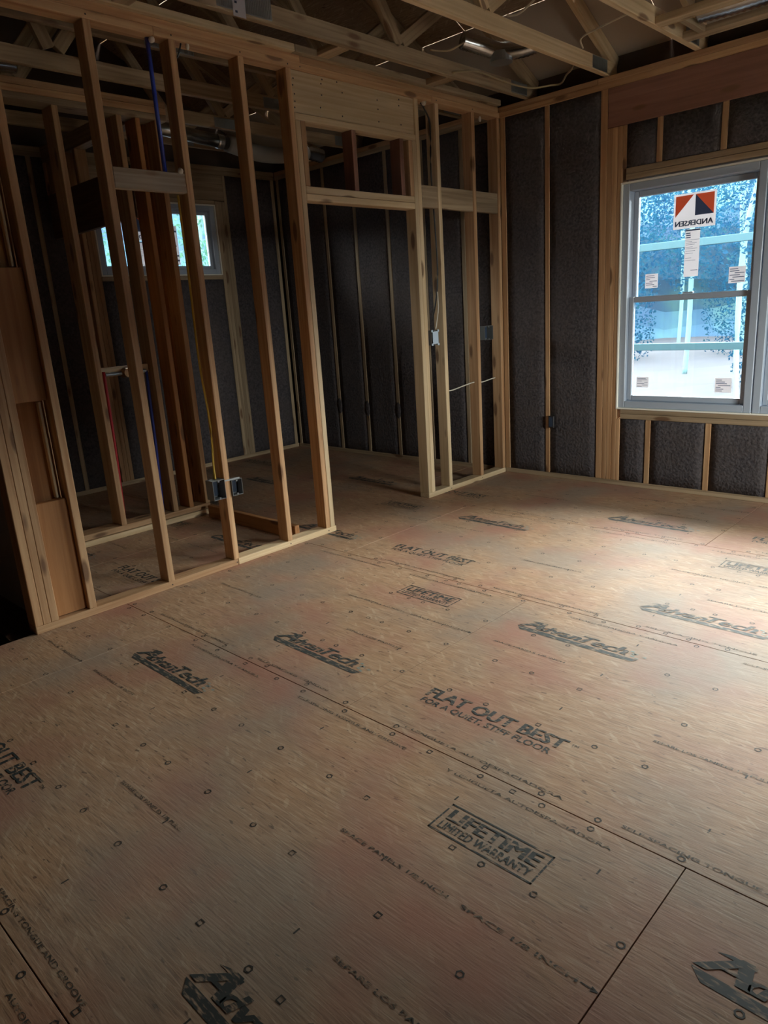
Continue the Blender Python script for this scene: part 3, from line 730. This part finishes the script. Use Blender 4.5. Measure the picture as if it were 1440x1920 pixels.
# roof underside
ceil = empty('ceiling', (0, 0, 0), kind='structure')
ang = math.atan(.47)
def roof_sheet(x0, x1, s0, s1, mat, name='roof_panel'):
    bm = bmesh.new(); addbox(bm, x0, x1, -s1, -s0, 0, .012, .001)
    o = meshobj(name, bm, mat, ceil); o.location = (0, .13, 2.955); o.rotation_euler = (-ang, 0, 0); return o
sheets_x = [-3.12, -1.2, 1.24, 3.68, 5.4]
for r, (s0, s1) in enumerate(((0.0, .62), (.623, 1.84), (1.843, 3.06), (3.063, 4.14))):
    xs = sheets_x if r % 2 == 0 else [-3.12, .02, 2.46, 4.9, 5.4]
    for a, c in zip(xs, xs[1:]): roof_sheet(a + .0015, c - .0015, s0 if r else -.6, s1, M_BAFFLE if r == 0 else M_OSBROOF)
bm = bmesh.new(); addbox(bm, -4.4, -3.05, -6.0, .6, 3.0, 3.03); meshobj('sky_blocking_overhang', bm, M_SHEATH, ceil)  # unseen sheet added to cut sky light through the small far window
bm = bmesh.new(); addbox(bm, -3.12, 5.4, 0, .014, 0, 4.3)
o = meshobj('roof_panel', bm, M_OSBROOF, ceil); o.location = (0, -3.6, 4.73); o.rotation_euler = (math.pi / 2 + ang, 0, 0)
bm = bmesh.new(); addbox(bm, -3.04, 5.32, .156, .176, 2.7, 3.05); addbox(bm, -3.0, 5.3, -7.4, -7.2, 2.8, 3.1); addbox(bm, -3.12, -2.80, -7.4, .16, 3.0, 3.02); addbox(bm, 5.0, 5.32, -7.4, .16, 3.0, 3.02); addbox(bm, -3.1, 5.32, -7.4, -7.0, 2.82, 2.84); meshobj('eave_board', bm, M_SHEATH, ceil)
bm = bmesh.new()
for xx in (-3.03, 5.29):
    for side in (0,):
        vs = [(xx, .55, 2.81), (xx, -7.8, 2.81), (xx, -3.6, 5.1)]
        a = [bm.verts.new(v) for v in vs]; c = [bm.verts.new((v[0] + .02, v[1], v[2])) for v in vs]
        bm.faces.new(a); bm.faces.new(c[::-1])
        for k in range(3): bm.faces.new((a[k], a[(k + 1) % 3], c[(k + 1) % 3], c[k]))
bmesh.ops.recalc_face_normals(bm, faces=bm.faces); meshobj('gable_board', bm, M_SHEATH, ceil)

# ------------------------------------------------------------------ services: boxes, pipes, ducts, cables
def elec_box(name, y0, y1, z0, z1, x0, x1, label, plate_=False, mat=None):
    e = empty(name, ((x0 + x1) / 2, (y0 + y1) / 2, z0), label=label, cat='electrical box')
    L = e.location
    bm = bmesh.new(); t = .003
    def bb(a0, a1, b0, b1, c0, c1, mi=0): addbox(bm, a0 - L.x, a1 - L.x, b0 - L.y, b1 - L.y, c0 - L.z, c1 - L.z, .0006, mi)
    bb(x0, x0 + t, y0, y1, z0, z1); bb(x0 + t, x1, y0, y0 + t, z0, z1); bb(x0 + t, x1, y1 - t, y1, z0, z1)
    bb(x0 + t, x1, y0 + t, y1 - t, z0, z0 + t); bb(x0 + t, x1, y0 + t, y1 - t, z1 - t, z1)
    for zz in (z0 + .004, z1 - .012):
        bb(x1 - .01, x1, (y0 + y1) / 2 - .006, (y0 + y1) / 2 + .006, zz, zz + .008)
    meshobj('box_body', bm, mat or M_BOX, e)
    if plate_:
        bm = bmesh.new(); bb2 = lambda a0, a1, b0, b1, c0, c1: addbox(bm, a0 - L.x, a1 - L.x, b0 - L.y, b1 - L.y, c0 - L.z, c1 - L.z, .001)
        bb2(x1 + .0005, x1 + .004, y0 + .012, y1 - .008, z0 + .008, z1 - .008)
        for zz in (z0 - .004, z1 - .012): bb2(x1 + .0005, x1 + .004, y0 - .002, y0 + .014, zz, zz + .016); bb2(x1 + .0005, x1 + .004, y1 - .014, y1 + .002, zz, zz + .016)
        meshobj('cover_plate', bm, M_BOXL, e)
    else:
        bm = bmesh.new(); addbox(bm, x0 + .004 - L.x, x0 + .012 - L.x, y0 + .012 - L.y, y1 - .012 - L.y, z0 + .012 - L.z, z1 - .012 - L.z, .001)
        meshobj('coiled_wire', bm, M_WIRE, e)
    return e
elec_box('electrical_box', -2.888, -2.806, .418, .530, -.062, .010, 'open metal electrical box on the left side of a stud near the closet')
elec_box('electrical_box', -2.762, -2.690, .418, .512, -.045, .010, 'open metal electrical box on the right side of the same stud')
elec_box('electrical_box', -.927, -.845, 1.128, 1.232, -.070, .012, 'pale blue faced electrical box beside the doorway', True)
elec_box('electrical_box', -.262, -.150, 1.118, 1.225, -.060, .004, 'dark grey electrical box near the room corner', False, simple('dark_grey_box', (.13, .14, .14), .5))
# bracket strap across the stud
bm = bmesh.new(); addbox(bm, .0005, .003, -2.806, -2.700, .512, .520); tag(meshobj('mounting_strap', bm, M_GALV), 'thin metal strap joining the two boxes across the stud', 'strap')
# dark outlet box on the window wall
e = empty('outlet_box', (.449, -.02, .41), label='small black outlet box on the wall stud left of the tall window', cat='outlet box')
bm = bmesh.new(); addbox(bm, -.022, .026, -.004, .019, 0, .094, .003); meshobj('box_body', bm, M_BLACK, e)
bm = bmesh.new(); addbox(bm, -.014, .018, -.0055, -.0045, .01, .084, .0); meshobj('box_opening', bm, M_WIRE, e)

def svc(name, pts, r, mat, label, cat, group=None, **k):
    o = tube(name, pts, r, mat, **k); tag(o, label, cat, group); return o
svc('cable', [(-.045, -.731, .774), (-.03, -.66, .772), (-.045, -.50, .785), (-.045, -.36, .798), (-.045, -.25, .788), (-.045, -.12, .80), (-.06, -.05, .80)], .0045, M_WHITEC, 'cream cable sagging between studs near the corner at knee height', 'cable')
svc('cable', [(-.05, -.86, 2.731), (-.045, -.83, 2.70), (-.045, -.775, 2.60), (-.045, -.785, 2.30), (-.030, -.785, 1.96), (-.03, -.775, 1.66), (-.04, -.79, 1.46), (-.03, -.86, 1.30)], .0055, M_BLACK, 'black cable dropping through the wall top beside the doorway', 'cable')
svc('cable', [(-.02, -.80, 1.50), (-.01, -.81, 1.38), (.0, -.86, 1.24)], .0035, M_WHITEC, 'short white cable entering the pale blue box', 'cable')
for k, (dy, dx) in enumerate(((0, 0), (.009, .012))):
    svc('cable', [(-.065 + dx, -2.82 - dy, 2.03), (-.06 + dx, -2.822 - dy, 1.6), (-.055 + dx, -2.83 - dy, 1.2), (-.05 + dx, -2.815 - dy, .85), (-.045 + dx, -2.83 - dy, .62), (-.035 + dx, -2.845, .532)], .0055, M_YELLOWC,
        ('outer' if k else 'inner') + ' yellow cable stapled down the stud side to the open box', 'cable', 'yellow cables down one stud')
svc('cable', [(-.02, -2.72, 2.731), (-.03, -2.735, 2.68), (-.06, -2.76, 2.60), (-.07, -2.77, 2.2)], .004, M_BLACK, 'short black cable at the top plate near the blue pipe', 'cable')
svc('water_pipe', [(-.05, -2.888, 2.80), (-.05, -2.886, 2.13)], .011, M_BLUE, 'blue pipe hanging from the top plate to the grey block', 'pipe')
svc('water_pipe', [(-1.23, -2.825, 1.12), (-1.225, -2.835, .6), (-1.235, -2.848, .09)], .0105, M_REDP, 'red pipe rising beside a stud of the inner wall', 'pipe')
svc('water_pipe', [(-1.23, -2.52, 1.10), (-1.225, -2.535, .6), (-1.235, -2.55, .09)], .0105, M_BLUE, 'blue pipe rising along the inner wall to the valve', 'pipe')
svc('water_pipe', [(-1.29, -2.58, .09), (-1.29, -2.58, 2.68)], .019, M_BLACK, 'black vertical pipe inside the inner wall', 'pipe')
e = empty('shower_valve', (-1.23, -2.67, 1.10), label='brass valve with fittings between the red and blue pipes', cat='valve')
bm = bmesh.new(); bmesh.ops.create_cone(bm, cap_ends=True, segments=14, radius1=.035, radius2=.03, depth=.06, matrix=Matrix.Translation((.01, 0, 0)) @ Matrix.Rotation(math.pi / 2, 4, 'Y')); meshobj('valve_body', bm, M_COPPER, e)
bm = bmesh.new(); bmesh.ops.create_cone(bm, cap_ends=True, segments=10, radius1=.012, radius2=.012, depth=.29, matrix=Matrix.Rotation(math.pi / 2, 4, 'X')); meshobj('valve_arm', bm, M_GALV, e)
# foam blobs
def blob(loc, r, label, sc_=(1, 1, 1)):
    bm = bmesh.new(); bmesh.ops.create_icosphere(bm, subdivisions=2, radius=r)
    for v in bm.verts: v.co = Vector((v.co.x * sc_[0], v.co.y * sc_[1], v.co.z * sc_[2])) * (1 + .35 * noise.noise(v.co * 60 + Vector(loc) * 9))
    o = meshobj('foam_blob', bm, M_SPRAY, None, True); o.location = loc; tag(o, label, 'spray foam', 'spray foam blobs'); return o
blob((.008, -2.835, 2.135), .015, 'cream foam blob on the right end of the grey block')
blob((-.03, -2.875, 2.722), .016, 'cream foam blob where the blue pipe passes the top plate')
blob((-.012, -2.69, 2.722), .013, 'cream foam blob at the top plate right of the blue pipe', (.6, .8, 1.3))
blob((-.02, -.86, 2.724), .016, 'white foam blob above the black cable by the doorway')
blob((-.012, -.235, 2.70), .013, 'cream foam blob at the top of the corner studs', (.6, 1, 1.5))

# closet ducts
e = empty('vent_duct', (-1.6, -1.4, 2.72), label='dark round metal vent duct with grey wrapped flexible run in the closet', cat='duct')
tube('metal_pipe', [(-1.6, -2.16, 2.775), (-1.6, -1.36, 2.72)], .048, M_DARKPIPE, e, 18)
tube('pipe_collar', [(-1.6, -1.46, 2.727), (-1.6, -1.40, 2.723)], .052, M_FOIL, e, 18, ribs=.03)
tube('flexible_wrap', [(-1.6, -1.36, 2.72), (-1.6, -1.15, 2.685), (-1.6, -.95, 2.675), (-1.6, -.72, 2.70), (-1.6, -.56, 2.73)], .062, M_GREYFLEX, e, 16)
tube('foil_elbow', [(-1.6, -.56, 2.73), (-1.6, -.50, 2.735), (-1.6, -.38, 2.72)], .055, M_FOIL, e, 16, ribs=.03)
svc('duct_elbow', [(-1.55, -3.10, 2.95), (-1.58, -3.02, 2.98), (-1.6, -2.90, 2.99)], .05, M_FOIL, 'silver elbow high in the left of the closet ceiling', 'duct', ribs=.03)
# boot near the corner
e = empty('foil_duct', (.40, -.60, 2.95), label='crumpled silver foil duct boot between trusses above the corner', cat='duct')
tube('foil_flex', [(.27, -.80, 3.03), (.34, -.68, 3.00), (.42, -.60, 2.965), (.54, -.56, 2.95), (.64, -.52, 2.96)], .052, M_FOIL, e, 16, ribs=.022)
bm = bmesh.new(); bmesh.ops.create_cone(bm, cap_ends=True, segments=18, radius1=.075, radius2=.06, depth=.06, matrix=Matrix.Translation((.03, .0, -.025))); meshobj('duct_collar', bm, M_GALV, e)
e = empty('foil_duct', (1.8, -.42, 2.88), label='long silver foil duct between the blocks at the top right', cat='duct')
tube('foil_flex', [(1.63, -.42, 2.90), (1.80, -.42, 2.892), (2.03, -.42, 2.89)], .078, M_FOIL, e, 18, ribs=.03)
svc('cable', [(.25, -1.10, 2.925), (.10 + .2, -.98, 2.93), (.33, -.86, 2.99)], .006, M_TANC, 'dark tan cable from the foil boot to the weathered truss', 'cable')
svc('cable', [(.262, -.90, 2.83), (.30, -.70, 2.86), (.32, -.45, 2.845), (.33, -.25, 2.838), (.36, -.10, 2.84), (.42, .02, 2.86), (.49, .05, 2.86), (.62, -.10, 2.86), (.76, -.28, 2.83), (.83, -.36, 2.87)], .006, M_TANC, 'tan cable looping between trusses above the corner', 'cable')
svc('cable', [(.885, -1.2, 2.91), (.95, -1.18, 2.905), (1.10, -1.25, 2.92), (1.25, -1.33, 2.95), (1.43, -1.5, 3.0)], .006, M_WHITEC, 'cream cable arching up between the two pale trusses', 'cable')
svc('cable', [(.885, -.36, 2.905), (.95, -.50, 2.915), (1.10, -.58, 2.91), (1.30, -.64, 2.91), (1.435, -.66, 2.92)], .005, M_WHITEC, 'cream cable running from the pale truss toward the duct blocks', 'cable')

# ------------------------------------------------------------------ outside
mt, nt, b = newmat('leaf_litter'); geo = N(nt, 'ShaderNodeNewGeometry')
n1 = N(nt, 'ShaderNodeTexNoise'); n1.inputs['Scale'].default_value = 3; n1.inputs['Detail'].default_value = 6; nt.links.new(geo.outputs['Position'], n1.inputs['Vector'])
nt.links.new(ramp(nt, n1.outputs['Fac'], [(.3, (.0035, .008, .018)), (.7, (.009, .012, .020))]), b.inputs['Base Color']); b.inputs['Roughness'].default_value = .95
bm = bmesh.new(); bmesh.ops.create_grid(bm, x_segments=40, y_segments=40, size=45)
for v in bm.verts:
    d = max(0, v.co.y - 6, -v.co.x - 9); v.co.z = -.75 + noise.noise(v.co * .2) * .25 + d * .03
    if -3.6 < v.co.x < 6 and -8 < v.co.y < 1: v.co.z = -3.2
g = meshobj('ground', bm, mt); tag(g, kind='structure')
bm = bmesh.new(); addbox(bm, 5.9, 12.0, -8.0, 3.0, -.66, -.40); tag(meshobj('bounce_slab', bm, simple('pale_bounce', (.80, .74, .66), .95)), kind='structure')  # unseen pale slab added to bounce daylight up to the ceiling
mt, nt, b = newmat('leaves'); oi = N(nt, 'ShaderNodeNewGeometry')
n1 = N(nt, 'ShaderNodeTexNoise'); n1.inputs['Scale'].default_value = 1.6; nt.links.new(oi.outputs['Position'], n1.inputs['Vector'])
nt.links.new(ramp(nt, n1.outputs['Fac'], [(.3, (.005, .025, .060)), (.55, (.007, .040, .075)), (.8, (.022, .062, .066))]), b.inputs['Base Color']); b.inputs['Roughness'].default_value = .8  # blue cast of the outdoor light is put into the leaf colour
def flatten_leaf(mt, nt, b):
    t_ = N(nt, 'ShaderNodeBsdfTranslucent'); m_ = N(nt, 'ShaderNodeMixShader'); m_.inputs[0].default_value = .5
    lk = b.inputs['Base Color'].links[0].from_socket; nt.links.new(lk, t_.inputs[0])
    nt.links.new(b.outputs[0], m_.inputs[1]); nt.links.new(t_.outputs[0], m_.inputs[2]); nt.links.new(m_.outputs[0], nt.nodes['Material Output'].inputs[0])
    b.inputs['Specular IOR Level'].default_value = .05
flatten_leaf(mt, nt, b); M_LEAF = mt
mt, nt, b = newmat('light_green_leaves'); oi = N(nt, 'ShaderNodeNewGeometry')
n1 = N(nt, 'ShaderNodeTexNoise'); n1.inputs['Scale'].default_value = 1.6; nt.links.new(oi.outputs['Position'], n1.inputs['Vector'])
nt.links.new(ramp(nt, n1.outputs['Fac'], [(.3, (.018, .070, .055)), (.8, (.045, .10, .065))]), b.inputs['Base Color']); b.inputs['Roughness'].default_value = .8
flatten_leaf(mt, nt, b); M_LEAF2 = mt
M_TRUNK = simple('pale_bark', (.06, .125, .145), .9); M_BAR = simple('bar_cyan', (.016, .055, .075), .9)
def leaf_mesh(n, rx, rz, zc, size, seed):
    rr = random.Random(seed); vs = []; fs = []
    for i in range(n):
        while True:
            p = Vector((rr.uniform(-1, 1), rr.uniform(-1, 1), rr.uniform(-1, 1)))
            if p.length < 1: break
        if noise.noise(p * 3.5 + Vector((seed, 0, 0))) < -.12: continue
        p = Vector((p.x * rx, p.y * rx, p.z * rz + zc)); a = Vector((rr.gauss(0, 1), rr.gauss(0, 1), rr.gauss(0, 1))).normalized(); c = a.orthogonal().normalized(); s = size * rr.uniform(.5, 1.3)
        k = len(vs); vs += [p + a * s, p + c * s * .6, p - a * s, p - c * s * .6]; fs.append((k, k + 1, k + 2, k + 3))
    me = bpy.data.meshes.new('foliage'); me.from_pydata(vs, [], fs); me.materials.append(M_LEAF); return me
fol = [leaf_mesh(9000, 1.15, 3.6, 5.4, .042, s) for s in (1, 2, 3)]
fol2 = []
for me in fol:
    m2 = me.copy(); m2.materials.clear(); m2.materials.append(M_LEAF2); fol2.append(m2)
def trunk_mesh(seed, r=.09, h=9):
    rr = random.Random(seed); pts = [(rr.gauss(0, .12) * (k > 0), rr.gauss(0, .12) * (k > 0), k * h / 6) for k in range(7)]
    o = tube('trunk', pts, r, M_TRUNK, None, 7); me = o.data; bpy.data.objects.remove(o); return me
tm = [trunk_mesh(s, r) for s, r in ((1, .10), (2, .06), (3, .045))]
spots = [(-3.3, 9.3, 0), (-.6, 7.6, 2), (-1.0, 11.4, 1), (2.2, 9.6, 2), (-3.6, 13, 1), (-6.2, 11.4, 2), (-6.4, 15, 0), (4.9, 12, 0), (-.6, 15, 2), (1.9, 13, 1), (-3.6, 17, 0), (-9, 18.2, 2), (-6.2, 19, 1)]
TL = {(-3.3, 9.3): 'thick-trunked tree behind the left edge of the tall window', (-.6, 7.6): 'pale nearest tree standing behind the right part of the tall window',
      (-3.6, 13): 'slim tree in mid distance behind the middle of the tall window', (-6.4, 15): 'farther leafy tree just at the left edge of the tall window',
      (-3.6, 17): 'far leafy tree behind the right half of the tall window', (-6.2, 19): 'farthest thin tree behind the middle of the tall window'}
hor = ['thin', 'slender', 'pale-barked']
for k, (x, y, s) in enumerate(spots):
    t_ = empty('tree', (x, y, -.8 + max(0, y - 6) * .03), label=TL.get((x, y), 'tree standing out of sight beside the tall window view'), cat='tree', group='trees outside the tall window')
    o = bpy.data.objects.new('trunk', tm[s]); C.objects.link(o); o.parent = t_
    o = bpy.data.objects.new('foliage', fol[s]); C.objects.link(o); o.parent = t_; o.location = (0, 0, [0, -1.2, -3.2, .5][(k * 7) % 4]); o.scale = (1, 1, 1.0); o.rotation_euler.z = k
for k, (x, y) in enumerate(((-9, -1.2), (-11, 1.6), (-8.2, 2.6), (-12.5, -1.6), (-9.5, -4.6))):
    t_ = empty('tree', (x, y, -.7), label=('light green tree nearest the small high window', 'light green tree behind the right part of the small high window', 'light green tree out of sight right of the small high window', 'light green tree farther back behind the small high window', 'light green tree left of the small high window')[k], cat='tree', group='trees outside the small high window')
    o = bpy.data.objects.new('trunk', tm[k % 3]); C.objects.link(o); o.parent = t_
    o = bpy.data.objects.new('foliage', fol2[k % 3]); C.objects.link(o); o.parent = t_; o.location = (0, 0, -1.0 if k % 2 else .3); o.rotation_euler.z = k * 2
e = empty('pale_bars', (.6, 2.4, -.9), label='two pale horizontal bars crossing outside the tall window', cat='rail')  # bars and posts built for two unidentified pale bands across the view
for zz in (.82, 1.80): board(e, -2.6, 4.6, 2.38, 2.42, zz, zz + .07, name='pale_bar', mat=M_BAR)
for xx in (-2.6, 4.5): board(e, xx, xx + .09, 2.43, 2.52, -.9, 2.05, name='bar_post', mat=M_BAR)
# wooded rise far behind
bm = bmesh.new(); bmesh.ops.create_grid(bm, x_segments=60, y_segments=14, size=1)
for v in bm.verts:
    a = v.co.x * 1.9 + 1.9; h = (v.co.y + 1) * 3.6; r = 24 + noise.noise(Vector((a * 3, h * .3, 0))) * 2.5 + h * .5
    v.co = Vector((2 + r * math.cos(a), -2 + r * math.sin(a), -1 + h + noise.noise(Vector((a * 6, 1, h * .4))) * 1.2))
mt, nt, b = newmat('hazy_woods'); geo = N(nt, 'ShaderNodeNewGeometry')
n1 = N(nt, 'ShaderNodeTexNoise'); n1.inputs['Scale'].default_value = .55; n1.inputs['Detail'].default_value = 5; nt.links.new(geo.outputs['Position'], n1.inputs['Vector'])
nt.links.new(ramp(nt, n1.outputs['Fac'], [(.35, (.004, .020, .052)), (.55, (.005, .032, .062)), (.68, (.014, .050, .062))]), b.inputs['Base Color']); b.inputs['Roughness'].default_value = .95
o = meshobj('wooded_hillside', bm, mt); tag(o, kind='structure')
